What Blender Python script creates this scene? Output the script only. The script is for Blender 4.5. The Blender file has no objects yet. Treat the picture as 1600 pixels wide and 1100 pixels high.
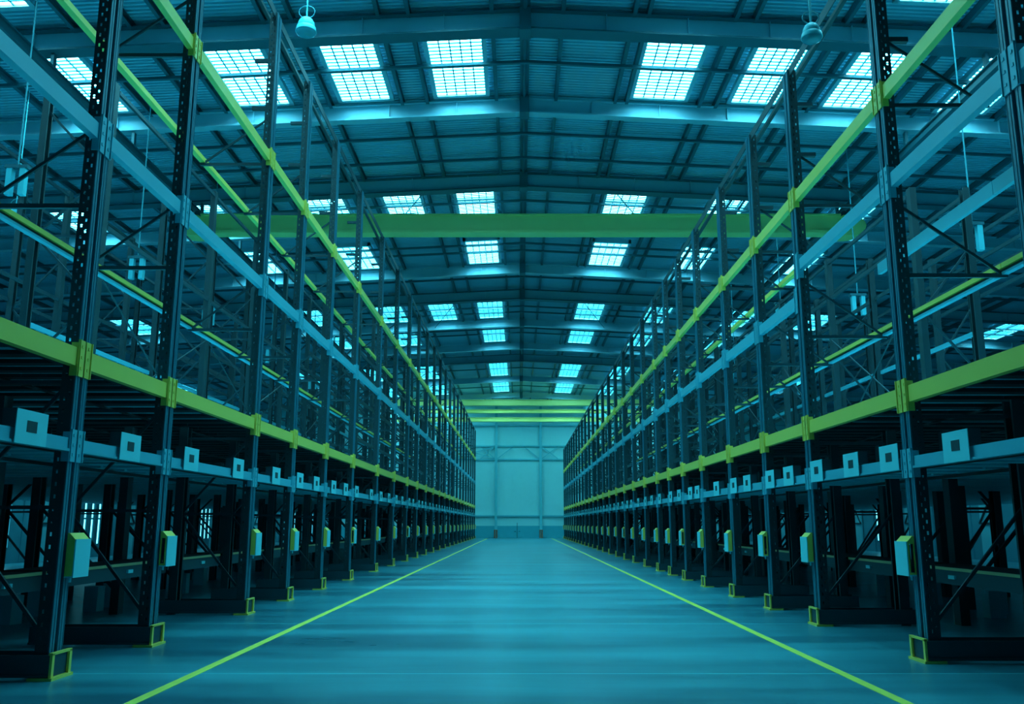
import bpy, math, random
random.seed(7)
S = 1.2                      # camera height in metres; distances below are given in camera heights
C = bpy.context.scene.collection
PI = math.pi

# ------------------------------------------------------------------ helpers
class MB:
    def __init__(self): self.v=[]; self.f=[]; self.m=[]
    def quad(self, a,b,c,d, mi=0):
        n=len(self.v); self.v += [a,b,c,d]; self.f.append((n,n+1,n+2,n+3)); self.m.append(mi)
    def box(self, x0,x1,y0,y1,z0,z1, mi=0):
        if x0>x1: x0,x1=x1,x0
        if y0>y1: y0,y1=y1,y0
        if z0>z1: z0,z1=z1,z0
        n=len(self.v)
        self.v += [(x0,y0,z0),(x1,y0,z0),(x1,y1,z0),(x0,y1,z0),(x0,y0,z1),(x1,y0,z1),(x1,y1,z1),(x0,y1,z1)]
        for q in ((0,3,2,1),(4,5,6,7),(0,1,5,4),(1,2,6,5),(2,3,7,6),(3,0,4,7)):
            self.f.append(tuple(n+i for i in q)); self.m.append(mi)
        return self
    def bar(self, p, q, w, h=None, mi=0):
        h = h or w
        d=[q[i]-p[i] for i in range(3)]; L=math.sqrt(sum(k*k for k in d)); d=[k/L for k in d]
        up=(0,0,1) if abs(d[2])<.95 else (0,1,0)
        a=(d[1]*up[2]-d[2]*up[1], d[2]*up[0]-d[0]*up[2], d[0]*up[1]-d[1]*up[0])
        l=math.sqrt(sum(k*k for k in a)); a=[k/l for k in a]
        b=(a[1]*d[2]-a[2]*d[1], a[2]*d[0]-a[0]*d[2], a[0]*d[1]-a[1]*d[0])
        n=len(self.v)
        for e in (p,q):
            for sa,sb in ((-1,-1),(1,-1),(1,1),(-1,1)):
                self.v.append(tuple(e[i]+a[i]*sa*w/2+b[i]*sb*h/2 for i in range(3)))
        for k in ((0,1,2,3),(7,6,5,4),(0,4,5,1),(1,5,6,2),(2,6,7,3),(3,7,4,0)):
            self.f.append(tuple(n+i for i in k)); self.m.append(mi)
        return self
    def tube(self, p, q, r, k=10, mi=0):
        d=[q[i]-p[i] for i in range(3)]; L=math.sqrt(sum(t*t for t in d)); d=[t/L for t in d]
        up=(0,0,1) if abs(d[2])<.95 else (0,1,0)
        a=(d[1]*up[2]-d[2]*up[1], d[2]*up[0]-d[0]*up[2], d[0]*up[1]-d[1]*up[0])
        l=math.sqrt(sum(t*t for t in a)); a=[t/l for t in a]
        b=(a[1]*d[2]-a[2]*d[1], a[2]*d[0]-a[0]*d[2], a[0]*d[1]-a[1]*d[0])
        n=len(self.v)
        for e in (p,q):
            for i in range(k):
                t=2*PI*i/k
                self.v.append(tuple(e[j]+r*(a[j]*math.cos(t)+b[j]*math.sin(t)) for j in range(3)))
        for i in range(k):
            j=(i+1)%k; self.f.append((n+i,n+j,n+k+j,n+k+i)); self.m.append(mi)
        self.f.append(tuple(n+i for i in reversed(range(k)))); self.m.append(mi)
        self.f.append(tuple(n+k+i for i in range(k))); self.m.append(mi)
        return self
    def lathe(self, prof, k=20, mi=0, cx=0, cy=0):
        n=len(self.v)
        for r,z in prof:
            for i in range(k):
                t=2*PI*i/k; self.v.append((cx+r*math.cos(t),cy+r*math.sin(t),z))
        for a in range(len(prof)-1):
            for i in range(k):
                j=(i+1)%k
                self.f.append((n+a*k+i,n+a*k+j,n+(a+1)*k+j,n+(a+1)*k+i)); self.m.append(mi)
        return self
    def prism(self, pts, y0, y1, mi=0):      # polygon in x,z extruded along y
        n=len(self.v); k=len(pts)
        for y in (y0,y1):
            for x,z in pts: self.v.append((x,y,z))
        for i in range(k):
            j=(i+1)%k; self.f.append((n+i,n+j,n+k+j,n+k+i)); self.m.append(mi)
        self.f.append(tuple(n+i for i in range(k))); self.m.append(mi)
        self.f.append(tuple(n+k+i for i in reversed(range(k)))); self.m.append(mi)
        return self
    def mesh(self, name, mats):
        me=bpy.data.meshes.new(name); me.from_pydata(self.v,[],self.f)
        if not isinstance(mats,(list,tuple)): mats=[mats]
        for m in mats: me.materials.append(m)
        me.polygons.foreach_set('material_index', self.m)
        me.update(); return me
    def build(self, name, mats, parent=None, smooth=False):
        me=self.mesh(name,mats)
        if smooth:
            me.polygons.foreach_set('use_smooth',[True]*len(me.polygons))
        return put(name,me,parent)

def put(name, me, parent=None, loc=(0,0,0)):
    o=bpy.data.objects.new(name,me); C.objects.link(o); o.location=loc
    if parent: o.parent=parent
    return o
def tag(o, label, cat, group=None, kind=None):
    o['label']=label; o['category']=cat
    if group: o['group']=group
    if kind: o['kind']=kind
    return o
def thing(name, loc, label, cat, group=None):
    o=bpy.data.objects.new(name,None); C.objects.link(o); o.location=loc; o.empty_display_size=.2
    return tag(o,label,cat,group)
def struct(o, label=None, cat=None):
    o['kind']='structure'
    if label: o['label']=label
    if cat: o['category']=cat
    return o
def dup(root, loc, label, group=None):
    r=root.copy(); C.objects.link(r); r.location=loc; r['label']=label
    if group: r['group']=group
    for ch in list(root.children):
        c=ch.copy(); C.objects.link(c); c.parent=r
        for g in list(ch.children):
            d=g.copy(); C.objects.link(d); d.parent=c
    return r
ONES='zero first second third fourth fifth sixth seventh eighth ninth tenth eleventh twelfth thirteenth fourteenth fifteenth sixteenth seventeenth eighteenth nineteenth'.split()
TENS={20:'twenty',30:'thirty',40:'forty',50:'fifty'}
TENTH={20:'twentieth',30:'thirtieth',40:'fortieth',50:'fiftieth'}
def nth(n):
    if n<20: return ONES[n]
    t=n//10*10
    return TENTH[t] if n==t else TENS[t]+'-'+ONES[n-t]
def W(x,d,H): return (x*S, d*S, (H+1)*S)

# ------------------------------------------------------------------ materials
def mat(name, col, rough=.5, metal=0., var=.12, scale=3., bump=0., spec=.5, stretch=None):
    m=bpy.data.materials.new(name); m.use_nodes=True
    nt=m.node_tree; b=nt.nodes['Principled BSDF']
    b.inputs['Roughness'].default_value=rough; b.inputs['Metallic'].default_value=metal
    b.inputs['Specular IOR Level'].default_value=spec
    tc=nt.nodes.new('ShaderNodeTexCoord'); mp=nt.nodes.new('ShaderNodeMapping')
    if stretch: mp.inputs['Scale'].default_value=stretch
    nz=nt.nodes.new('ShaderNodeTexNoise'); nz.inputs['Scale'].default_value=scale; nz.inputs['Detail'].default_value=4
    mx=nt.nodes.new('ShaderNodeMix'); mx.data_type='RGBA'
    mx.inputs[6].default_value=(*[c*(1-var) for c in col],1); mx.inputs[7].default_value=(*[min(1,c*(1+var)) for c in col],1)
    nt.links.new(tc.outputs['Object'],mp.inputs[0]); nt.links.new(mp.outputs[0],nz.inputs['Vector'])
    nt.links.new(nz.outputs['Fac'],mx.inputs[0]); nt.links.new(mx.outputs[2],b.inputs['Base Color'])
    if bump:
        bp=nt.nodes.new('ShaderNodeBump'); bp.inputs['Strength'].default_value=bump; bp.inputs['Distance'].default_value=.01
        nt.links.new(nz.outputs['Fac'],bp.inputs['Height']); nt.links.new(bp.outputs[0],b.inputs['Normal'])
    return m
def emit(name, col, st):
    m=bpy.data.materials.new(name); m.use_nodes=True; nt=m.node_tree
    b=nt.nodes['Principled BSDF']; b.inputs['Base Color'].default_value=(.8,.8,.8,1)
    b.inputs['Emission Color'].default_value=(*col,1); b.inputs['Emission Strength'].default_value=st
    return m
LIGHT=(.165,.83,1.0)
M={}
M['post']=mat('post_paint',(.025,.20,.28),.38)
M['darkpost']=mat('dark_post',(.012,.045,.055),.5)  # darker post colour for flanks, grooves, rear posts and the deeper rows
M['brace']=mat('brace_steel',(.012,.05,.065),.5)
M['blue']=mat('blue_paint',(.08,.46,.57),.42,var=.05)
M['crane']=mat('crane_yellow_paint',(1.0,.86,.28),.4,var=.04)
M['yellow']=mat('yellow_paint',(1.0,.72,.12),.42,var=.05)
M['rail']=mat('dark_rail_paint',(.015,.07,.09),.5)
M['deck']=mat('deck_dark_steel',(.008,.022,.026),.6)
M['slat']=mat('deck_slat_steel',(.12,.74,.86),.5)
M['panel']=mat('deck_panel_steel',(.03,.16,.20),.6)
M['pale']=mat('pale_panel',(.16,.72,.80),.5,var=.04)
M['label']=mat('dark_label',(.012,.05,.06),.6,var=.4,scale=60)
M['wood']=mat('wood_board',(.62,.50,.24),.7,var=.15,scale=6)
M['roof']=mat('roof_sheet',(.27,.57,.69),.55,var=.06)
M['rafter']=mat('rafter_paint',(.32,.56,.64),.38,var=.04)
M['purlin']=mat('purlin_steel',(.02,.13,.165),.5)
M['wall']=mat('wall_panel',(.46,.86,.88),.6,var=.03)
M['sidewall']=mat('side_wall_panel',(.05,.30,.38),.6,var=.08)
M['dado']=mat('wall_dado',(.06,.50,.60),.6,var=.05)
M['trim']=mat('wall_steel',(.16,.62,.70),.5,var=.05)
M['lamp']=mat('lamp_enamel',(.10,.62,.72),.4,var=.04)
M['glass']=mat('lamp_glass',(.05,.34,.43),.2,var=.1)
M['cable']=mat('cable',(.06,.38,.46),.6)
M['line']=mat('yellow_line_paint',(1.0,.78,.08),.5,var=.1,scale=9)
M['bollard']=mat('bollard_rust',(.40,.16,.10),.6)
M['bar']=mat('glazing_bar',(.03,.22,.28),.6)
M['sky']=emit('sky_glass',LIGHT,15.)
M['win']=emit('window_glass',LIGHT,2.2)
def floor_mat():
    m=bpy.data.materials.new('concrete_floor'); m.use_nodes=True; nt=m.node_tree; N=nt.nodes; L=nt.links
    b=N['Principled BSDF']
    tc=N.new('ShaderNodeTexCoord'); mp=N.new('ShaderNodeMapping'); mp.inputs['Scale'].default_value=(.16,.9,1)
    n1=N.new('ShaderNodeTexNoise'); n1.inputs['Scale'].default_value=1.; n1.inputs['Detail'].default_value=6; n1.inputs['Roughness'].default_value=.6
    L.new(tc.outputs['Object'],mp.inputs[0]); L.new(mp.outputs[0],n1.inputs['Vector'])
    rp=N.new('ShaderNodeValToRGB'); rp.color_ramp.elements[0].position=.36; rp.color_ramp.elements[1].position=.66
    rp.color_ramp.elements[0].color=(.020,.135,.190,1); rp.color_ramp.elements[1].color=(.052,.345,.415,1)
    L.new(n1.outputs['Fac'],rp.inputs[0])
    sx=N.new('ShaderNodeSeparateXYZ'); L.new(tc.outputs['Object'],sx.inputs[0])
    a=N.new('ShaderNodeMath'); a.operation='ADD'; a.inputs[1].default_value=-6.29*S+3.05*S*10
    L.new(sx.outputs['Y'],a.inputs[0])
    md=N.new('ShaderNodeMath'); md.operation='MODULO'; md.inputs[1].default_value=3.05*S; L.new(a.outputs[0],md.inputs[0])
    lt=N.new('ShaderNodeMath'); lt.operation='LESS_THAN'; lt.inputs[1].default_value=.022; L.new(md.outputs[0],lt.inputs[0])
    mx=N.new('ShaderNodeMix'); mx.data_type='RGBA'; L.new(lt.outputs[0],mx.inputs[0]); L.new(rp.outputs[0],mx.inputs[6])
    mx.inputs[7].default_value=(.10,.62,.70,1); L.new(mx.outputs[2],b.inputs['Base Color'])
    r2=N.new('ShaderNodeMapRange'); r2.inputs[3].default_value=.22; r2.inputs[4].default_value=.40
    L.new(n1.outputs['Fac'],r2.inputs[0]); L.new(r2.outputs[0],b.inputs['Roughness'])
    b.inputs['Specular IOR Level'].default_value=.6
    return m
M['floor']=floor_mat()

# ------------------------------------------------------------------ setting
XW=27.; XP=13.; DW=64.; D0=-7.; RX=.1; RH=9.12; SL=.05
def roofH(x): return RH-SL*abs(x-RX)
struct(MB().box(-XW*S,XW*S,D0*S,DW*S,-.15,0).build('floor',M['floor']))
# corrugated roof, ribs running across the hall
mb=MB(); pitch=.11
n=int((DW-D0)/pitch)
for side in (-1,1):
    xe=side*XW
    for i in range(n):
        y=D0+i*pitch
        prof=[(y,0),(y+.045,0),(y+.055,.06),(y+.10,.06),(y+pitch,0)]
        for (ya,za),(yb,zb) in zip(prof,prof[1:]):
            p=[W(RX,ya,RH+za),W(xe,ya,roofH(xe)+za),W(xe,yb,roofH(xe)+zb),W(RX,yb,RH+zb)]
            if side>0: p.reverse()
            mb.quad(*p)
    t=.12
    mb.quad(W(RX,D0,RH+t),W(xe,D0,roofH(xe)+t),W(xe,DW,roofH(xe)+t),W(RX,DW,RH+t))
struct(mb.build('ceiling',M['roof']))
# walls
def zz(H): return (H+1)*S
hs=roofH(XW)+.1
for s,nm in ((-1,'left'),(1,'right')):
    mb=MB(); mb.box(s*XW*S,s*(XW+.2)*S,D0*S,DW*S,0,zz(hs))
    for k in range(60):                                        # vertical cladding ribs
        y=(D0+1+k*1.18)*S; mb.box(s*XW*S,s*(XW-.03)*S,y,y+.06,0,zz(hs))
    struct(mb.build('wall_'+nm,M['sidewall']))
def gable(name, d, th, m):
    mb=MB(); mb.prism([(-XW*S,0),(XW*S,0),(XW*S,zz(hs)),(RX*S,zz(RH+.1)),(-XW*S,zz(hs))],d*S,(d+th)*S)
    return struct(mb.build(name,m))
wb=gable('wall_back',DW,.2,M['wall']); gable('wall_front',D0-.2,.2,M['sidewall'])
mb=MB().box(-XW*S,XW*S,(DW-.03)*S,DW*S,0,zz(-.16)); struct(mb.build('baseboard_back',M['dado']))
# back-wall steelwork
tn=[0]
def trim(mb,m,label=None):
    tn[0]+=1
    return struct(mb.build('trim_%d'%tn[0],m))
for x in (-4.9,-1.69,1.51,4.7):
    mb=MB()
    mb.box((x-.09)*S,(x+.09)*S,(DW-.30)*S,(DW-.26)*S,0,zz(8.7)); mb.box((x-.09)*S,(x+.09)*S,(DW-.06)*S,(DW-.02)*S,0,zz(8.7))
    mb.box((x-.015)*S,(x+.015)*S,(DW-.28)*S,(DW-.04)*S,0,zz(8.7)); trim(mb,M['trim'])
for H in (6.98,5.50,4.53,.54):
    trim(MB().box(-XW*S,XW*S,(DW-.14)*S,(DW-.02)*S,zz(H-.05),zz(H+.05)),M['trim'])
mb=MB()
def dd(x0,H0,x1,H1): mb.bar(W(x0,DW-.17,H0),W(x1,DW-.17,H1),.06*S)
dd(-4.8,5.45,-1.8,4.58); dd(-4.8,4.58,-1.8,5.45); dd(-2.8,5.45,-1.8,4.58); dd(-2.8,4.58,-1.8,5.45)
dd(-1.6,4.58,-.45,5.45); dd(1.42,4.58,.3,5.45); dd(1.6,5.45,2.75,4.58); dd(1.6,4.58,2.75,5.45)
trim(mb,M['trim'])
# double door in the dado
mb=MB(); mb.box(-.75*S,.38*S,(DW-.06)*S,(DW-.02)*S,0,zz(-.17)); dr=struct(mb.build('door_1',M['dado']))
MB().box(-.195*S,-.165*S,(DW-.09)*S,(DW-.06)*S,0,zz(.05)).build('astragal',M['rail'],dr)
for x in (-.32,-.02): MB().box((x-.06)*S,(x+.06)*S,(DW-.10)*S,(DW-.06)*S,zz(-.56),zz(-.53)).build('door_handle',M['rail'],dr)
for x,w in ((-1.69,'left'),(1.51,'right')):
    t=thing('column_guard',(x*S,(DW-.42)*S,0),'rusty brown guard at the foot of the %s column on the pale end wall'%w,'guard','guards at the end wall columns')
    MB().box(-.14,.14,-.12,.12,0,.03).build('base_plate',M['bollard'],t)
    for sx in (-1,1): MB().tube((sx*.09,0,.03),(sx*.09,0,.62),.06).build('guard_post',M['bollard'],t)
    MB().box(-.15,.15,-.03,.03,.62,.68).build('cap',M['bollard'],t)

# floor lines
for sx,x,w in ((-1,-2.2,'left'),(1,2.19,'right')):
    tag(MB().box((x-.034)*S,(x+.034)*S,-2*S,62.5*S,0,.003).build('floor_line',M['line']),'yellow painted line along the %s side of the aisle floor'%w,'floor marking')

# ------------------------------------------------------------------ roof members
RAFT=[(14.36,'d'),(17.67,'b'),(21.82,'d'),(24.99,'b'),(30.0,'b'),(33.48,'d'),(38.46,'b'),(43.72,'b'),(46.9,'d'),(54.05,'b'),(61.0,'b'),(10.3,'b'),(6.4,'d'),(2.5,'b'),(-1.5,'b')]
order=sorted(r[0] for r in RAFT)
vis=[d for d in order if d>13]
for d,k in RAFT:
    if d in vis: lab='pale teal sloping roof beam across the whole hall, %s from the camera'%nth(vis.index(d)+1)
    else: lab='roof beam over the camera end of the hall, beyond the frame'
    t=thing('roof_beam',(0,d*S,0),lab,'beam','roof beams across the hall')
    deep=.36 if k=='d' else .30; fw=.15 if k=='d' else .10
    web=MB(); fl=MB()
    for s in (-1,1):
        xe=s*XW
        def pt(x,dy,drop): a=W(x,0,roofH(x)-drop); return (a[0],dy*S,a[2])
        for (dr0,dr1,hw,b) in ((.14,.14+deep,.012,web),(.14+deep,.14+deep+.035,fw,fl),(.12,.145,fw*.8,fl)):
            P=[pt(RX,-hw,dr1),pt(xe,-hw,dr1),pt(xe,-hw,dr0),pt(RX,-hw,dr0)]
            Q=[pt(RX,hw,dr1),pt(xe,hw,dr1),pt(xe,hw,dr0),pt(RX,hw,dr0)]
            b.quad(*P); b.quad(*Q[::-1]); b.quad(P[0],Q[0],Q[1],P[1]); b.quad(P[3],P[2],Q[2],Q[3])
        for j in range(1,18):                        # web stiffeners
            x=RX+s*j*1.45
            a=W(x,0,roofH(x)-.15); c=W(x,0,roofH(x)-.13-deep)
            web.box(a[0]-.008,a[0]+.008,-.08*S,.08*S,c[2],a[2])
    web.build('web',M['rafter'],t); fl.build('flange',M['purlin'] if k=='d' else M['rafter'],t)  # dark colour on 'd' flanges paints in the shade of their unlit underside
    MB().box((RX-.10)*S,(RX+.10)*S,-.17*S,.17*S,zz(RH-.16-deep-.05),zz(RH-.13)).build('ridge_plate',M['purlin'],t)
PUR=[-.5,-1.98,-2.52,-4.05,-4.55,-6.3,-6.9,-7.9,-10.0,-11.5,.78,2.05,2.3,3.85,4.2,5.8,6.15,7.85,8.4,10.2,11.6]
PUR+=[-13.2,-13.8,-15.6,-17.4,-18.1,-20.2,-22.4,-24.6,13.3,14.1,15.9,17.6,18.2,20.3,22.5,24.7]
PUR.sort()
for i,x in enumerate(PUR):
    L_=[p for p in PUR if p<0][::-1]; R_=[p for p in PUR if p>0]
    side='left' if x<0 else 'right'; k=(L_ if x<0 else R_).index(x)+1
    w=.07
    mb=MB(); z=zz(roofH(x))
    mb.box((x-w/2)*S,(x-w/2+.012)*S,D0*S,DW*S,z-.14*S,z-.005); mb.box((x-w/2)*S,(x+w/2)*S,D0*S,DW*S,z-.15*S,z-.135*S)
    mb.box((x-w/2)*S,(x+w/2)*S,D0*S,DW*S,z-.02*S,z-.004)
    tag(mb.build('roof_purlin',M['purlin']),'long steel purlin under the roof sheets, %s to the %s of the ridge'%(nth(k),side),'purlin','roof purlins')
mb=MB(); z=zz(RH); mb.box((RX-.09)*S,(RX+.09)*S,D0*S,DW*S,z-.10*S,z-.02); mb.tube((RX*S,D0*S,z-.14*S),(RX*S,DW*S,z-.14*S),.035*S,8)
tag(mb.build('ridge_purlin',M['purlin']),'steel purlin and pipe running along the roof ridge','purlin')
TIES=[16.0,19.23,20.63,23.6,27.44,28.2,31.38,35.9,36.9,40.06,41.1,50.72,57.55,12.3,8.5,4.5]
tv=sorted(d for d in TIES if d>14)
for d in TIES:
    mb=MB()
    for s in (-1,1):
        a=W(RX,d,RH-.19); b=W(s*XW,d,roofH(XW)-.19); mb.bar(a,b,.07*S,.06*S)
    lab='slim tie tube across the roof between two beams, %s from the camera'%nth(tv.index(d)+1) if d in tv else 'slim roof tie tube nearer than the photo shows'
    tag(mb.build('roof_tie',M['purlin']),lab,'tie','roof tie tubes')
# thin diagonal rods under the roof beside the skylights
for d0,d1,word in ((21.9,24.9,'nearer'),(33.6,38.3,'farther')):
    for s,nm in ((-1,'left'),(1,'right')):
        a=W(s*2.45,d0,roofH(2.45)-.42); b=W(s*3.75,d1,roofH(3.75)-.40)
        tag(MB().tube(a,b,.02,6).build('roof_brace',M['purlin']),'thin diagonal rod between two roof beams %s of the ridge, %s of the pair'%(nm,word),'brace','diagonal roof rods')
# skylights
SKYX=[(-1.75,-.73),(-3.77,-2.77),(-5.94,-4.9),(-9.6,-8.3),(2.42,3.5),(4.5,5.42),(6.44,7.42),(8.85,9.8)]
SKYO=[(-12.9,-11.8),(-16.8,-15.7),(-20.9,-19.8),(11.9,13.0),(15.8,16.9),(19.9,21.0)]
SKYD=[(11.0,13.55),(15.0,17.42),(22.45,24.75),(27.3,29.75),(35.0,38.1),(40.2,43.3),(49.4,53.6),(55.2,60.4),(61.9,63.7),(7.2,10.0)]  # last bay listed is out of view, added for light near the camera
wn=[0]; protos={}
def skylight(x0,x1,d0,d1):
    wn[0]+=1
    w=x1-x0; L=d1-d0; key=(round(w,2),round(L,2),x0>0)
    xc=(x0+x1)/2; dc=(d0+d1)/2
    if key not in protos:
        f=MB(); e=.09; hw=w/2; hl=L/2
        for a,b,c,dd_ in ((-hw-e,-hw,-hl-e,hl+e),(hw,hw+e,-hl-e,hl+e),(-hw-e,hw+e,-hl-e,-hl),(-hw-e,hw+e,hl,hl+e),(-hw,hw,-.05,.05)):
            f.box(a*S,b*S,c*S,dd_*S,-.05*S,.06*S)
        g=MB()
        g.quad((-hw*S,-hl*S,0),(-hw*S,hl*S,0),(hw*S,hl*S,0),(hw*S,-hl*S,0))
        br=MB()
        nx=4; ny=max(8,int(round(L/.13)))
        for i in range(1,nx+1):
            x=-hw+w*i/(nx+1); br.box((x-.012)*S,(x+.012)*S,-hl*S,hl*S,-.03*S,-.004*S)
        for j in range(1,ny):
            y=-hl+L*j/ny; br.box(-hw*S,hw*S,(y-.012)*S,(y+.012)*S,-.03*S,-.004*S)
        protos[key]=(f.mesh('window_frame',M['rafter']),g.mesh('glass_pane',M['sky']),br.mesh('glazing_bars',M['bar']))
    f,g,b=protos[key]
    sl=math.atan(SL)*(1 if xc<RX else -1)
    o=put('window_%d'%wn[0],f,None,W(xc,dc,roofH(xc)-.06)); o.rotation_euler=(0,-sl,0); struct(o)
    put('glass_pane',g,o); put('glazing_bars',b,o)
for d0,d1 in SKYD:
    for x0,x1 in SKYX:
        if d0>61 and -3<x0<3: continue
        if x0==-3.77 and round(d0) not in (7,11,15,22,35): continue
        if d0>15.5 and 4<x0<8:
            if x0>6: continue
            x0,x1=5.35,6.3
        skylight(x0,x1,d0,d1)
for d0,d1 in ((11.0,13.55),(15.0,17.42)):  # unseen outer skylights, added to light the crane and rack faces
    for x0,x1 in SKYO: skylight(x0,x1,d0,d1)
for i,(d0,d1) in enumerate(((22.45,24.75),(35.0,38.1),(49.4,53.6))):
    for x0,x1 in SKYO[i%2::2]: skylight(x0,x1,d0,d1)
# low partition walls beyond the racks
for s,nm in ((-1,'left'),(1,'right')):
    mb=MB(); mb.box(s*XP*S,s*(XP+.1)*S,D0*S,DW*S,0,2.75*S)
    for k in range(60):
        y=(D0+1+k*1.18)*S; mb.box(s*XP*S,s*(XP-.03)*S,y,y+.06,0,2.75*S)
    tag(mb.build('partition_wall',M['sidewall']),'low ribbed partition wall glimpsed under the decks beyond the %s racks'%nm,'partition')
# daylight strips low in the side walls
wf=MB(); wg=MB()
for k in range(3):
    y=(-.45+.45*k)*S
    for a,b in ((-.10,-.065),(.065,.10)): wf.box(-.05,.05,y+a*S,y+b*S,.40*S,2.6*S)
    wf.box(-.05,.05,y-.10*S,y+.10*S,2.6*S,2.66*S); wf.box(-.05,.05,y-.10*S,y+.10*S,.34*S,.40*S); wf.box(-.05,.05,y-.08*S,y+.08*S,1.12*S,1.17*S)
    wg.box(-.02,.02,y-.065*S,y+.065*S,.40*S,2.6*S)
wfm=wf.mesh('window_frame',M['bar']); wgm=wg.mesh('glass_pane',M['win'])
pn=MB(); pn.box(-.03,.03,-.5*S,.5*S,0,2.1*S); 
pb=MB(); pb.bar((0,-.5*S,1.0*S),(0,.5*S,2.0*S),.05); pb.bar((0,.5*S,1.0*S),(0,-.5*S,2.0*S),.05); pb.box(-.03,.03,-.5*S,.5*S,.98*S,1.03*S)
pnm=pn.mesh('door_leaf',M['trim']); pbm=pb.mesh('cross_brace',M['brace'])
dn=1
for s in (-1,1):
    for k in range(11):
        d=12.5+k*4.9
        wn[0]+=1
        o=put('window_%d'%wn[0],wfm,None,(s*(XP-.03)*S,d*S,0)); struct(o); put('glass_pane',wgm,o)
        dn+=1
        o=put('door_%d'%dn,pnm,None,(s*(XP-.05)*S,(d+2.45)*S,0)); struct(o); put('brace_bars',pbm,o,(-s*.05,0,0))

# ------------------------------------------------------------------ racks
LD=[4.3,6.13,7.72,10.32,12.1,14.13,16.45,19.3,21.9,24.5,26.9]
while LD[-1]+2.5<62.6: LD.append(LD[-1]+2.5)
RD=[2.9,4.97,6.85,9.22,10.9,12.72,14.68,16.4,17.95,19.5,21.5,23.6,25.65]
while RD[-1]+2.2<62.6: RD.append(RD[-1]+2.2)
SIDE={
 'left': dict(s=-1,X=3.08,XR=3.95,top=6.4,D=LD,lv=[('blue','lower',.53),('yellow','lower',1.14),('blue','upper',2.82),('yellow','upper',4.45)],arms=[2.35,4.45],stubs=[5.1,5.75]),
 'right':dict(s=1, X=3.0, XR=3.9, top=5.0,D=RD,lv=[('blue','lower',.46),('yellow','lower',.985),('blue','upper',2.37),('yellow','upper',3.50)],arms=[2.03,3.5],stubs=[4.0,4.6]),
}
PW=.17*S; PD=.095*S
def front_post_mesh(s, zt):
    mb=MB(); hw=PW/2; g=PW*.13; t=.012
    # ribbed face: two raised flats with a groove between
    for a,b,x in ((-hw,-g,0),(g,hw,0)): mb.box(min(s*x,s*(x+t)),max(s*x,s*(x+t)),a,b,0,zt)
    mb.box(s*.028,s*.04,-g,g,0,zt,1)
    for y in (-g,g): mb.box(s*0.005,s*.035,y-.004,y+.004,0,zt)
    for y in (-hw,-hw*.58,hw*.58,hw):    # thin raised arrises
        mb.box(-s*.004,s*.003,y-.006 if y>0 else y,y if y>0 else y+.006,0,zt)
    # perforated flanks
    xs=[.004,.030,.046,.068,.084,PD]
    for sy in (-1,1):
        y=sy*hw
        zs=[0.,.25]
        while zs[-1]+.1<zt: zs += [zs[-1]+.032, zs[-1]+.05, zs[-1]+.082, zs[-1]+.1]
        zs.append(zt)
        for r in range(len(zs)-1):
            for c in range(5):
                if r>0 and r<len(zs)-2 and ((c==1 and (r-1)%4==0) or (c==3 and (r-1)%4==2)): continue
                x0,x1=s*xs[c],s*xs[c+1]
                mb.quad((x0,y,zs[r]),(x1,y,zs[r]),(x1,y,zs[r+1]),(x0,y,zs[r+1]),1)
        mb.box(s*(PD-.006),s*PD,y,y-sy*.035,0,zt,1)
    mb.box(0,s*PD,-hw,hw,zt-.004,zt+.004)
    return mb
def c_post_mesh(s, zt, w, d):
    mb=MB(); hw=w/2; t=.008
    mb.box(0,s*t,-hw,hw,0,zt)
    for sy in (-1,1):
        mb.box(s*t,s*d,sy*hw,sy*(hw-t),0,zt); mb.box(s*(d-t),s*d,sy*(hw-t),sy*(hw-.03),0,zt)
    return mb
def zigzag(xa, xb, zt, first=.3, step=1.15):
    out=[]; z=first; f=True; i=0
    while z+step<zt-.1:
        out.append(((xa if f else xb,z),(xb if f else xa,z+step)))
        if i%2==1: out.append(((xa,z),(xb,z)))
        z+=step; f=not f; i+=1
    out.append(((xa,zt-.15),(xb,zt-.15)))
    return out
def frame_proto(nm, cfg):
    s=cfg['s']; zt=zz(cfg['top']); D=(cfg['XR']-cfg['X'])*S
    t=thing('upright_frame',(0,0,0),'x','rack frame')
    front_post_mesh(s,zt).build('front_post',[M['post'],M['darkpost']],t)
    zl=zz(cfg['lv'][1][2])-.05
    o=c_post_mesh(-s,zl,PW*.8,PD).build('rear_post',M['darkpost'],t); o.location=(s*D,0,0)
    for (xa,za),(xb,zb) in zigzag(PD*.7,D-PD*.7,zl,.28,1.05):
        MB().bar((s*xa,0,za),(s*xb,0,zb),.022,.03).build('brace',M['brace'],t)
    for H in cfg['arms']:                    # arms carrying the back beams, with a stay above
        z=zz(H)-.09
        MB().bar((s*PD*.6,0,z),(s*(D+.02),0,z),.036,.04).build('arm',M['brace'],t)
        MB().bar((s*PD*.6,0,z+.62*S),(s*(D-.03),0,z+.02),.02,.028).build('stay',M['brace'],t)
    for H in cfg['stubs']:
        z=zz(H); MB().box(s*PD*.6,s*.34,-.03,.03,z,z+.05).build('bracket',M['brace'],t)
    br=MB()
    for sy in (-1,1):
        br.box(-s*.035,s*(D+.12),sy*.125,sy*.145,.03,.19); br.box(-s*.035,s*(D+.12),sy*.125,sy*.16,.025,.045)
    br.box(-s*.038,-s*.025,-.13,.13,.025,.19); br.build('base_rail',M['rail'],t)
    gd=MB()
    gd.box(-s*.075,s*.12,-.17,.17,0,.022)
    for sy in (-1,1):
        gd.box(-s*.060,-s*.040,sy*.155,sy*.118,.022,.20)
    gd.box(-s*.060,-s*.030,-.155,.155,.19,.208)
    o=gd.build('foot_guard',M['yellow'],t); o['label']='yellow foot guard'
    return t
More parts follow.
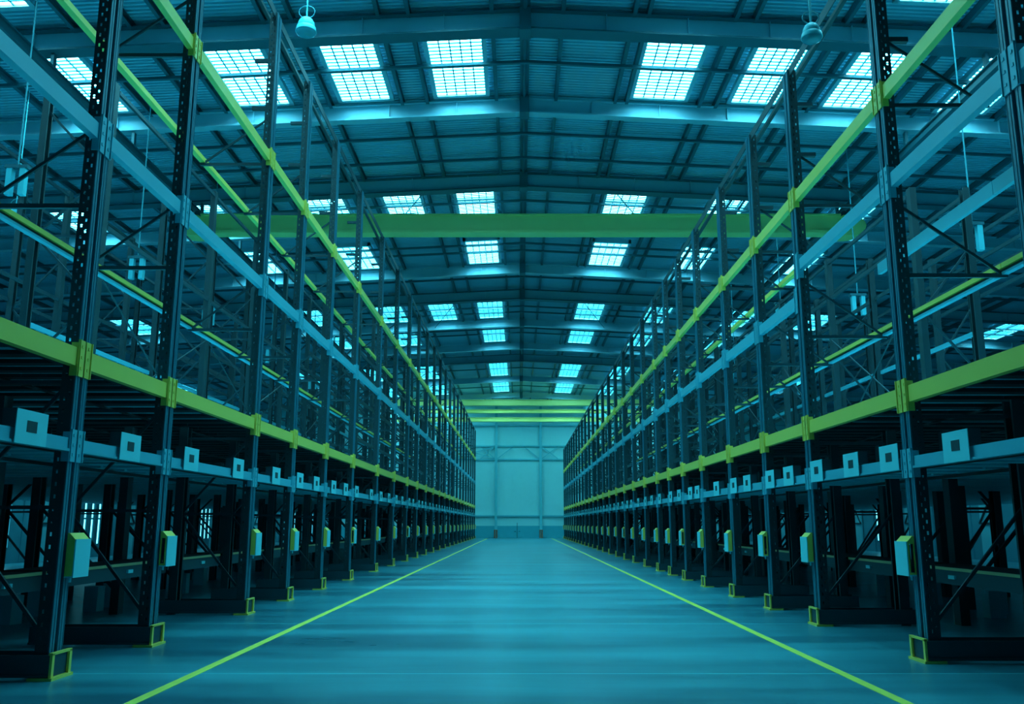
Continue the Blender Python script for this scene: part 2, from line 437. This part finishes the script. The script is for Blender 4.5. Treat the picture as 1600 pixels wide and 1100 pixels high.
for nm in ('left','right'):
    cfg=SIDE[nm]; s=cfg['s']; p=frame_proto(nm,cfg)
    off=1 if nm=='left' else 1
    for i,d in enumerate(cfg['D']):
        loc=(s*cfg['X']*S,d*S,0)
        if i<off: lab='dark rack upright just outside the photo at the %s edge'%nm
        else: lab='dark perforated upright of the %s front rack, %s from camera'%(nm,nth(i-off+1))
        if i==0: p.location=loc; p['label']=lab; p['group']='%s front rack uprights'%nm
        else: dup(p,loc,lab)
# load beams on the aisle face
def beam_body(s, hgt, th, ledge):
    mb=MB()
    mb.box(s*.0,s*th,-.5,.5,-hgt/2,hgt/2)
    if ledge: mb.box(-s*.016,0,-.5,.5,-hgt/2,-hgt/2+.022)
    else: mb.box(s*th,s*(th+.012),-.5,.5,-hgt/2,hgt*.2)
    return mb
def conn_mesh(s, sy, tall, w):       # plate over half of the upright's face, with hook flange
    mb=MB()
    mb.box(-s*.014,-s*.002,0,sy*w,-tall*.52,tall*.48)
    mb.box(-s*.024,-s*.014,sy*(w-.012),sy*w,-tall*.52,tall*.48)
    mb.box(-s*.014,s*.05,sy*w,sy*(w+.010),-tall*.52,tall*.40)
    for k in (-.3,0,.3):
        mb.box(-s*.020,-s*.014,sy*.03,sy*.055,tall*k-.012,tall*k+.012)
    return mb
BEAMS={}
def load_beam(nm,cfg,k,col,which,H):
    s=cfg['s']; d0,d1=cfg['D'][k],cfg['D'][k+1]
    L=(d1-d0)*S-PW-.01; key=(s,col,which)
    if key not in BEAMS:
        hgt={('lower','yellow'):.128,('lower','blue'):.092,('upper','blue'):.118,('upper','yellow'):.118}[(which,col)]*S
        tall=hgt*(2.0 if col=='yellow' else 2.4)
        BEAMS[key]=(beam_body(s,hgt,.055,col=='blue' and which=='lower').mesh('beam',M[col]),
                    conn_mesh(s,-1,tall,PW*.46).mesh('end_connector',M[col]),conn_mesh(s,1,tall,PW*.46).mesh('end_connector',M[col]))
    b,c0,c1=BEAMS[key]
    t=thing('load_beam',(s*cfg['X']*S,(d0+d1)/2*S,zz(H)),
        '%s %s load beam on the %s rack aisle face, %s bay from camera'%(which,col,nm,nth(k+1)),'rack beam','%s %s beams of the %s front rack'%(which,col,nm))
    o=put('beam',b,t); o.scale=(1,L,1)
    put('end_connector',c0,t,(0,L/2+PW*.46,0)); put('end_connector',c1,t,(0,-L/2-PW*.46,0))
for nm in ('left','right'):
    cfg=SIDE[nm]
    for k in range(len(cfg['D'])-1):
        for col,which,H in cfg['lv']:
            if nm=='right' and col=='blue' and which=='upper' and k<=2: H=2.73
            load_beam(nm,cfg,k,col,which,H)
# back beams of the front racks carried on the arms, one mesh each
def rear_body(s,kind):
    mb=MB()
    if kind=='yellow': mb.box(-s*.05,0,-.5,.5,-.05,.05,0); mb.box(-s*.075,-s*.05,-.5,.5,-.05,-.015,0)
    elif kind=='blue': mb.box(-s*.05,0,-.5,.5,-.09,.05,1)
    else: mb.box(-s*.05,0,-.5,.5,0,.05,0); mb.box(-s*.02,0,-.5,.5,-.05,0,2); mb.box(-s*.06,0,-.5,.5,-.07,-.045,1)
    return mb.mesh('rear_beam',[M['yellow'],M['blue'],M['darkpost']])
for nm in ('left','right'):
    cfg=SIDE[nm]; s=cfg['s']; RB={k:rear_body(s,k) for k in ('yellow','blue','pair')}
    for k in range(len(cfg['D'])-1):
        d0,d1=cfg['D'][k],cfg['D'][k+1]
        for kind,H,word in (('yellow',cfg['lv'][3][2],'upper thin yellow'),('pair',cfg['arms'][0],'lower yellow-edged'),('blue',2.73,'plain blue')):
            if kind=='blue' and not (nm=='right' and k<=2): continue
            if kind=='pair' and d0>30: continue
            o=put('load_beam',RB[kind],None,(s*(cfg['XR']*S+.02),(d0+d1)/2*S,zz(H)-.015)); o.scale=(1,(d1-d0)*S-.01,1)
            tag(o,'%s back beam of the %s front rack, %s bay from camera'%(word,nm,nth(k+1)),'rack beam','back beams of the %s front rack'%nm)
# top rails
tr={}
for nm in ('left','right'):
    cfg=SIDE[nm]; s=cfg['s']
    mb=MB(); mb.box(s*.03,s*.09,-.5,.5,0,.035); mb.box(s*.03,s*.042,-.5,.5,-.09,0); mb.box(s*.16,s*.21,-.5,.5,-.03,.02)
    me=mb.mesh('top_rail',M['brace'])
    for k in range(len(cfg['D'])-1):
        d0,d1=cfg['D'][k],cfg['D'][k+1]
        o=put('top_rail',me,None,(s*cfg['X']*S,(d0+d1)/2*S,zz(cfg['top'])+.006)); o.scale=(1,(d1-d0)*S-.004,1)
        tag(o,'dark top rail of the %s front rack, %s bay from camera'%(nm,nth(k+1)),'rail','top rails of the %s front rack'%nm)
# decks
ROWS={'left':[('second',4.5,5.6,62,False),('third',5.95,7.0,62,True),('fourth',8.8,9.8,46,True)],
      'right':[('second',4.4,5.4,62,False),('third',5.9,6.8,62,True),('fourth',7.9,8.7,46,True)]}
def deck_mesh(s, x0, x1, posts, open_slats=False):
    mb=MB()
    if open_slats:                       # broad slats with open gaps, on long bearers
        for k in range(5):
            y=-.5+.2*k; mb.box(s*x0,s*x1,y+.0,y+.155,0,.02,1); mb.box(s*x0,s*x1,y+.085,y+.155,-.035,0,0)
        x=x0+.14
        while x<x1: mb.box(s*x,s*(x+.05),-.5,.5,-.06,-.045,0); x+=1.3
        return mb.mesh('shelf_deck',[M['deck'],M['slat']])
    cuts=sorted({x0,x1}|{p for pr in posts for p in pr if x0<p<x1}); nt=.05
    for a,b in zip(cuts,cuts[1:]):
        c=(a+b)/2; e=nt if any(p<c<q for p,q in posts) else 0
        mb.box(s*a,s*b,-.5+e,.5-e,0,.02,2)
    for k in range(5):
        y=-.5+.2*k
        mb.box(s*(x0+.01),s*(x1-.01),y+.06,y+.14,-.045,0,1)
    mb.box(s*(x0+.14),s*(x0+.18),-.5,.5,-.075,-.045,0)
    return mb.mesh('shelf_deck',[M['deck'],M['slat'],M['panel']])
DECKX=11.4
for nm in ('left','right'):
    cfg=SIDE[nm]; s=cfg['s']; X=cfg['X']*S; XR=cfg['XR']*S
    m1={'lower':deck_mesh(s,X+.06,XR-.005,[(X,X+PD+.01),(XR-PD-.01,XR)]),'upper':deck_mesh(s,X+.06,XR-.005,[],True)}
    pz=[]
    for row,xa,xb,dm,tl in ROWS[nm][:1]: pz += [(xa*S-.02,xa*S+PD+.02),(xb*S-PD-.02,xb*S+.02)]
    m2={'lower':deck_mesh(s,XR+.002,DECKX*S,pz),'upper':deck_mesh(s,XR+.002,DECKX*S,[],True)}
    for k in range(len(cfg['D'])-1):
        d0,d1=cfg['D'][k],cfg['D'][k+1]; L=(d1-d0)*S-.004
        for which,H in (('lower',cfg['lv'][0][2]),('upper',cfg['lv'][1][2])):
            o=put('shelf_deck',m1[which],None,(0,(d0+d1)/2*S,zz(H)+.03)); o.scale=(1,L,1)
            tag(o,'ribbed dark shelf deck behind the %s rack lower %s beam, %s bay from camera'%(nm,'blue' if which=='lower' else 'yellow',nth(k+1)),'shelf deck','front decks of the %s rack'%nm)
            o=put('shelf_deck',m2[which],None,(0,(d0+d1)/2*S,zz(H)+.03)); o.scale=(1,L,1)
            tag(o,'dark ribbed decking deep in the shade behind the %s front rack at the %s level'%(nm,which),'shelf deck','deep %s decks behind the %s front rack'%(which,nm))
# post boxes
def box_proto(s,opened):
    t=thing('post_box',(0,0,0),'x','box')
    e=.065*S; y0=0.; y1=.215*S; h=.245*S
    cv=MB(); cv.box(-s*e,-s*(e-.010),y0,y1,0,h); cv.box(-s*(e-.010),-s*.004,y1-.010,y1,0,h); cv.box(-s*e,-s*.004,y0,y1,-.012,0)
    cvo=cv.build('cover',M['pale'],t); cvo['label']='pale cover panel'
    fr=MB(); a=e-.010
    if opened:
        fr.box(-s*a,-s*(a-.014),y0,y0+.012,0,h); fr.box(-s*.016,-s*.004,y0,y0+.012,0,h)
        fr.box(-s*(a-.014),-s*.016,y0,y0+.012,0,.02); fr.box(-s*(a-.014),-s*.016,y0,y0+.012,h-.02,h)
    else: fr.box(-s*a,-s*.004,y0,y0+.012,0,h)
    fr.prism([(-s*a,h),(-s*.004,h),(-s*.004,h+.05),(-s*.02,h+.05)],y0,y1-.02)
    fro=fr.build('frame',M['yellow'],t); fro['label']='yellow frame'
    if opened:
        dv=MB(); dv.box(-s*(a-.016),-s*.016,y0+.07,y0+.15,.02,h-.03); dv.box(-s*(a-.03),-s*.025,y0+.04,y0+.07,.05,.10); dv.build('device',M['rail'],fro)
    b=MB(); b.tube((-s*.03,y0+.05,-.012),(-s*.03,y0+.05,-.05),.012,8); b.build('bolt',M['pale'],cvo)
    return t
for nm in ('left','right'):
    cfg=SIDE[nm]; s=cfg['s']; pr=[box_proto(s,False),box_proto(s,True)]; used=[False,False]
    for i,d in enumerate(cfg['D']):
        if i<1: continue
        op=1 if i in ((2,6,9,13) if nm=='left' else (2,4,7,12)) else 0
        loc=(s*cfg['X']*S-s*.006,d*S,zz(-.35 if nm=='left' else -.38))
        lab='yellow and pale box %slow on the %s rack uprights, %s from camera'%('with open side ' if op else '',nm,nth(i))
        if not used[op]: p=pr[op]; p.location=loc; p['label']=lab; p['group']='boxes on the %s rack uprights'%nm; used[op]=True
        else: dup(pr[op],loc,lab)
# square signs on the lower blue beams
SL_=[5.52,6.95,8.26,9.66,11.18,12.32,13.42,14.67,15.7,16.76,18.43,19.72]
while SL_[-1]<60: SL_.append(SL_[-1]+1.2)
SR_=[6.04,6.97,7.98,9.0,9.86,10.79,11.68,12.6,13.51,14.71,15.6,16.47,17.89]
while SR_[-1]<60: SR_.append(SR_[-1]+1.15)
def sign_proto(s):
    t=thing('shelf_sign',(0,0,0),'x','sign')
    w=.36*S; h=.21*S
    pl=MB().box(-s*.006,0,-w/2,w/2,0,h).build('sign_plate',M['pale'],t)
    MB().box(-s*.009,-s*.006,-w*.17,w*.15,h*.36,h*.70).build('label_square',M['label'],pl)['label']='dark square label'
    b=MB(); b.box(0,s*.10,-w/2,-w/2+.006,h*.5,h); b.box(0,s*.10,w/2-.006,w/2,h*.5,h); b.box(s*.094,s*.10,-w/2,w/2,h*.5,h); b.box(0,s*.012,-w/2,w/2,h*.5,h)
    b.build('bracket',M['rail'],t)
    return t
for nm,ds in (('left',SL_),('right',SR_)):
    cfg=SIDE[nm]; s=cfg['s']; p=sign_proto(s); H=cfg['lv'][0][2]
    for i,d in enumerate(ds):
        q=min(cfg['D'],key=lambda p:abs(p-d))
        if abs(q-d)<.29: d=q+(.30 if d>=q else -.30)
        loc=(s*(cfg['X']*S-.027),d*S,zz(H)-.058)
        lab='pale sign with dark square on the %s lower blue beam, %s from camera'%(nm,nth(i+1))
        if i==0: p.location=loc; p['label']=lab; p['group']='square signs on the %s rack'%nm
        else: dup(p,loc,lab)

# ------------------------------------------------------------------ deeper racks
stuff=MB()
for nm in ('left','right'):
    cfg=SIDE[nm]; s=cfg['s']
    for row,xa,xb,dmax,tall in ROWS[nm]:
        D=(xb-xa)*S; ms={}
        for tl in (True,False):
            zt=zz(cfg['top']) if tl else zz(cfg['lv'][1][2])-.05
            bm=MB()
            for (x0,z0),(x1,z1) in zigzag(PD*.7,D-PD*.7,zt)[:-1]: bm.bar((s*x0,0,z0),(s*x1,0,z1),.03,.04)
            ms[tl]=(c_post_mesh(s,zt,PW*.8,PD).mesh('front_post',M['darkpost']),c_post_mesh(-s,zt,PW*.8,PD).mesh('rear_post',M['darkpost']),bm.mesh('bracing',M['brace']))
        ds=[d for d in cfg['D'] if d<=dmax]
        if tall: ds=[d for d in ds if 11<d<19][::2]+[d for d in ds if d>=19]
        for d in ds:
            tl=tall or d>22
            t=thing('upright_frame',(s*xa*S,d*S,0),'dark %s upright frame in the %s rack row in from the aisle on the %s'%('tall' if tl else 'short',row,nm),'rack frame','%s row %s uprights on the %s'%(row,'tall' if tl else 'short',nm))
            fp,rp,bme=ms[tl]
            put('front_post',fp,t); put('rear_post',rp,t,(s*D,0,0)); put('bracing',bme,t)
        lv=[(2.78,0,.065),(cfg['top']-.1,2,.06),(4.2,2,.06)]
        for d0,d1 in zip(ds,ds[1:]):
            y0,y1=d0*S+PW/2,d1*S-PW/2
            far=d0>22
            if not tall and not far: continue
            for H,c,h in lv+([(1.75,2,.1),(2.3,2,.1),(3.4,2,.1),(4.75,2,.1)] if far else []):
                for x,sg in ((xa,1),(xb,-1)):
                    if H==2.78 and (row=='fourth' or sg==1): continue
                    if H>cfg['top']: continue
                    X0=s*x*S; hh=h*S
                    stuff.box(X0,X0+sg*s*.05,y0,y1,zz(H)-hh/2,zz(H)+hh/2,c)
o=stuff.build('load_beam',[M['blue'],M['yellow'],M['brace']])
tag(o,'thin blue and dark beams in the shaded rack rows behind the two front racks','rack beams',None,'stuff')
# cross rods on the back plane of the second row
for nm in ('left','right'):
    cfg=SIDE[nm]; s=cfg['s']; xr=ROWS[nm][1][1]-.008; n=0
    dl=[d for d in cfg['D'] if d>11][::2]
    for d0,d1 in zip(dl,dl[1:]):
        if d1>45: continue
        n+=1
        t=thing('cross_brace',W(s*xr,(d0+d1)/2,0),'crossed thin rods between uprights high behind the %s front rack'%nm,'brace','crossed rods behind the %s front rack'%nm)
        L=(d1-d0)*S/2-.08
        for z0 in (1.4*S,):
            for sg in (-1,1): MB().bar((0,-sg*L,z0),(0,sg*L,z0+2.0*S),.022).build('rod',M['brace'],t)
# low wood shelves behind the front racks
def shelf_proto(s):
    bd=MB(); bd.box(s*.012,s*.5*S,-.5,.5,0,.03,1); bd.box(0,s*.012,-.5,.5,0,.032,0); bd=bd.mesh('board',[M['wood'],M['deck']])
    bm=MB(); bm.box(s*.02,s*.07,-.5,.5,-.13,0); bm.box(s*.02,s*.03,-.5,.5,-.15,-.13)
    return bd,bm.mesh('shelf_beam',M['rail']),MB().box(-.004*s,s*.02,-.07,.07,-.09,-.05).mesh('shelf_tag',M['pale'])
for nm in ('left','right'):
    cfg=SIDE[nm]; s=cfg['s']; bd,bm,tg=shelf_proto(s)
    for k in range(len(cfg['D'])-1):
        d0,d1=cfg['D'][k],cfg['D'][k+1]; L=(d1-d0)*S-PW-.02
        t=thing('low_shelf',(s*(cfg['XR']*S+.02),(d0+d1)/2*S,zz(-.42)),'low wood-edged shelf behind the %s front rack, %s bay from camera'%(nm,nth(k+1)),'shelf','low shelves behind the %s front rack'%nm)
        a=put('board',bd,t); a.scale=(1,L,1); a=put('shelf_beam',bm,t); a.scale=(1,L,1)
        if d0<20: put('shelf_tag',tg,t,(0,.1*L,0))
# pale cartons standing on the floor in the shade
cm=MB().box(-.10,.10,-.09,.09,0,.34).mesh('carton',M['trim']); fm=MB(); fm.box(-.102,.102,-.02,.02,.3,.343); fm=fm.mesh('carton_tape',M['pale'])
CP=[(-4.96,10.65),(-4.99,11.2),(-5.32,10.1),(-5.17,9.3),(-4.93,13.3),(-5.3,15.1),(5.17,12.98),(5.15,9.94),(5.44,10.4),(5.2,11.5),(5.3,16.2)]
for x,d in CP:
    sd='left' if x<0 else 'right'
    o=put('carton',cm,None,(x*S,d*S,0)); o.rotation_euler.z=random.uniform(-.3,.3)
    tag(o,'small pale upright carton on the floor under the %s racks'%sd,'carton','cartons under the %s racks'%sd); put('carton_tape',fm,o)

# ------------------------------------------------------------------ cranes
def crane(d,H0,H1,xa,xb,label,depth=.32,ends=True):
    t=thing('bridge_crane',W(0,d,H0),label,'crane','yellow bridge cranes under the roof')
    h=(H1-H0)*S; mb=MB(); y=depth*S/2
    mb.box(xa*S,xb*S,-y*.8,y*.8,h*.13,h*.92); mb.box(xa*S,xb*S,-y*1.1,y*1.1,h*.92,h); mb.box(xa*S,xb*S,-y*1.15,y*1.15,0.,h*.13)
    mb.build('girder',M['crane'],t)
    for sg,x in ((-1,xa),(1,xb)):
        e=MB(); pts=[]
        for k in range(9):
            a=-PI/2+PI*k/8; pts.append((x*S+sg*(.05+.42*math.cos(a))*S, h*.35+h*.52*math.sin(a)))
        pts=[(x*S-sg*.1*S,-h*.17)]+pts+[(x*S-sg*.1*S,h*.87)]
        e.prism(pts,-y*1.6,y*1.6); ec=e.build('end_carriage',M['crane'],t)
        zr=(7.725-H0)*S
        if zr>h*1.1: MB().box(8.25*sg*S-.05,8.25*sg*S+.05,-.1,.1,h*.5,zr).build('hanger',M['purlin'],t)
        MB().tube((x*S-sg*.05,-y*1.2,h*.98),(x*S-sg*.05,y*1.2,h*.98),.09,12).build('wheel',M['rail'],ec)
    return t
crane(21.2,7.11,7.61,-8.1,8.15,'big yellow bridge crane spanning the hall above the racks, nearest')
crane(55,7.25,7.62,-8.1,8.15,'far yellow bridge crane near the end wall, top of three')
crane(58,7.15,7.38,-8.1,8.15,'far yellow bridge crane near the end wall, middle of three')
crane(60.2,6.83,7.12,-8.1,8.15,'far yellow bridge crane near the end wall, lowest of three')
for s,w in ((-1,'left'),(1,'right')):
    x=8.25*s; mb=MB()
    z=zz(7.72); mb.box((x-.05)*S,(x+.05)*S,D0*S,DW*S,z,z+.03); mb.box((x-.008)*S,(x+.008)*S,D0*S,DW*S,z+.03,z+.2); mb.box((x-.05)*S,(x+.05)*S,D0*S,DW*S,z+.2,z+.23)
    for d in order:
        mb.box((x-.03)*S,(x+.03)*S,(d-.05)*S,(d+.05)*S,z+.23,zz(roofH(x)-.5))
    tag(mb.build('crane_rail',M['purlin']),'crane runway rail hung below the roof beams on the %s side'%w,'rail')

# ------------------------------------------------------------------ lamps
def dome_lamp(x,d,H,label,r=.155):
    t=thing('dome_lamp',W(x,d,H),label,'lamp'); r*=S
    MB().lathe([(0,r*1.5),(r*.35,r*1.45),(r*.65,r*1.22),(r*.85,r*.85),(r*.92,r*.45),(r*.9,r*.40)],24).build('cap',M['lamp'],t,True)
    MB().lathe([(r*.9,r*.42),(r*1.0,r*.34),(r*1.1,-r*.15),(r*1.08,-r*.2),(r*1.0,-r*.16)],24).build('shade',M['lamp'],t,True)
    sh=[c for c in t.children if c.name.startswith('shade')][0]
    MB().lathe([(r*1.04,-r*.17),(r*.95,-r*.42),(r*.6,-r*.62),(0,-r*.70)],24).build('glass',M['glass'],sh,True)
    ck=MB(); zt=(roofH(x)-H)*S
    ck.tube((0,0,r*1.45),(0,0,zt),.014,8); ck.build('suspension_rod',M['lamp'],t)
    lp=MB(); k=16
    for i in range(k):
        a0=2*PI*i/k; a1=2*PI*(i+1)/k
        lp.tube((r*.85*math.cos(a0),0,r*2.15+r*.72*math.sin(a0)),(r*.85*math.cos(a1),0,r*2.15+r*.72*math.sin(a1)),.008,6)
    lp.build('cable_loop',M['cable'],t)
dome_lamp(-3.5,13.2,7.93,'domed hanging lamp by the left rack at the top of the photo')
dome_lamp(2.86,7.9,4.68,'domed hanging lamp by the right rack at the top of the photo',.094)
dome_lamp(-9.9,16.5,5.9,'small domed lamp hanging at the far left behind the rack',.13)
def twin(x,d,H,label,grp):
    t=thing('tube_lamp',W(x,d,H),label,'lamp',grp)
    for sx in (-1,1): MB().box(sx*.10*S-.05,sx*.10*S+.05,-.06,.06,0,.42*S).build('tube',M['lamp'],t)
    MB().box(-.17*S,.17*S,-.07,.07,.42*S,.47*S).build('top_bracket',M['purlin'],t)
    MB().tube((0,0,.46*S),(0,0,(roofH(x)-H)*S),.016,6).build('cord',M['cable'],t)
for i,(d,H) in enumerate(((12.6,4.85),(16.9,4.75),(21.0,4.75),(26.5,4.8),(32,4.8))):
    twin(-7.6,d,H,'pair of pale upright tubes hanging behind the left racks, %s from the camera'%nth(i+1),'hanging tube pairs on the left')
for i,(d,H) in enumerate(((13.6,4.3),(18.5,4.4),(24,5.6),(29.5,4.8))):
    twin(7.3,d,H,'pair of pale upright tubes hanging behind the right racks, %s from the camera'%nth(i+1),'hanging tube pairs on the right')

# ------------------------------------------------------------------ camera, world, view
w=bpy.data.worlds.new('World'); bpy.context.scene.world=w; w.use_nodes=True
w.node_tree.nodes['Background'].inputs[0].default_value=(.10,.35,.42,1); w.node_tree.nodes['Background'].inputs[1].default_value=.3
cam=bpy.data.cameras.new('Camera'); co=bpy.data.objects.new('Camera',cam); C.objects.link(co)
co.location=(0,0,S); co.rotation_euler=(math.radians(90+10.99),0,0)
cam.sensor_width=36; cam.lens=36*1380/1600; cam.shift_x=-12/1600; cam.clip_end=300; cam.clip_start=.05
sc=bpy.context.scene; sc.camera=co
sc.view_settings.view_transform='Standard'; sc.view_settings.look='None'; sc.view_settings.gamma=1; sc.view_settings.use_curve_mapping=False
sc.view_settings.exposure=0.45
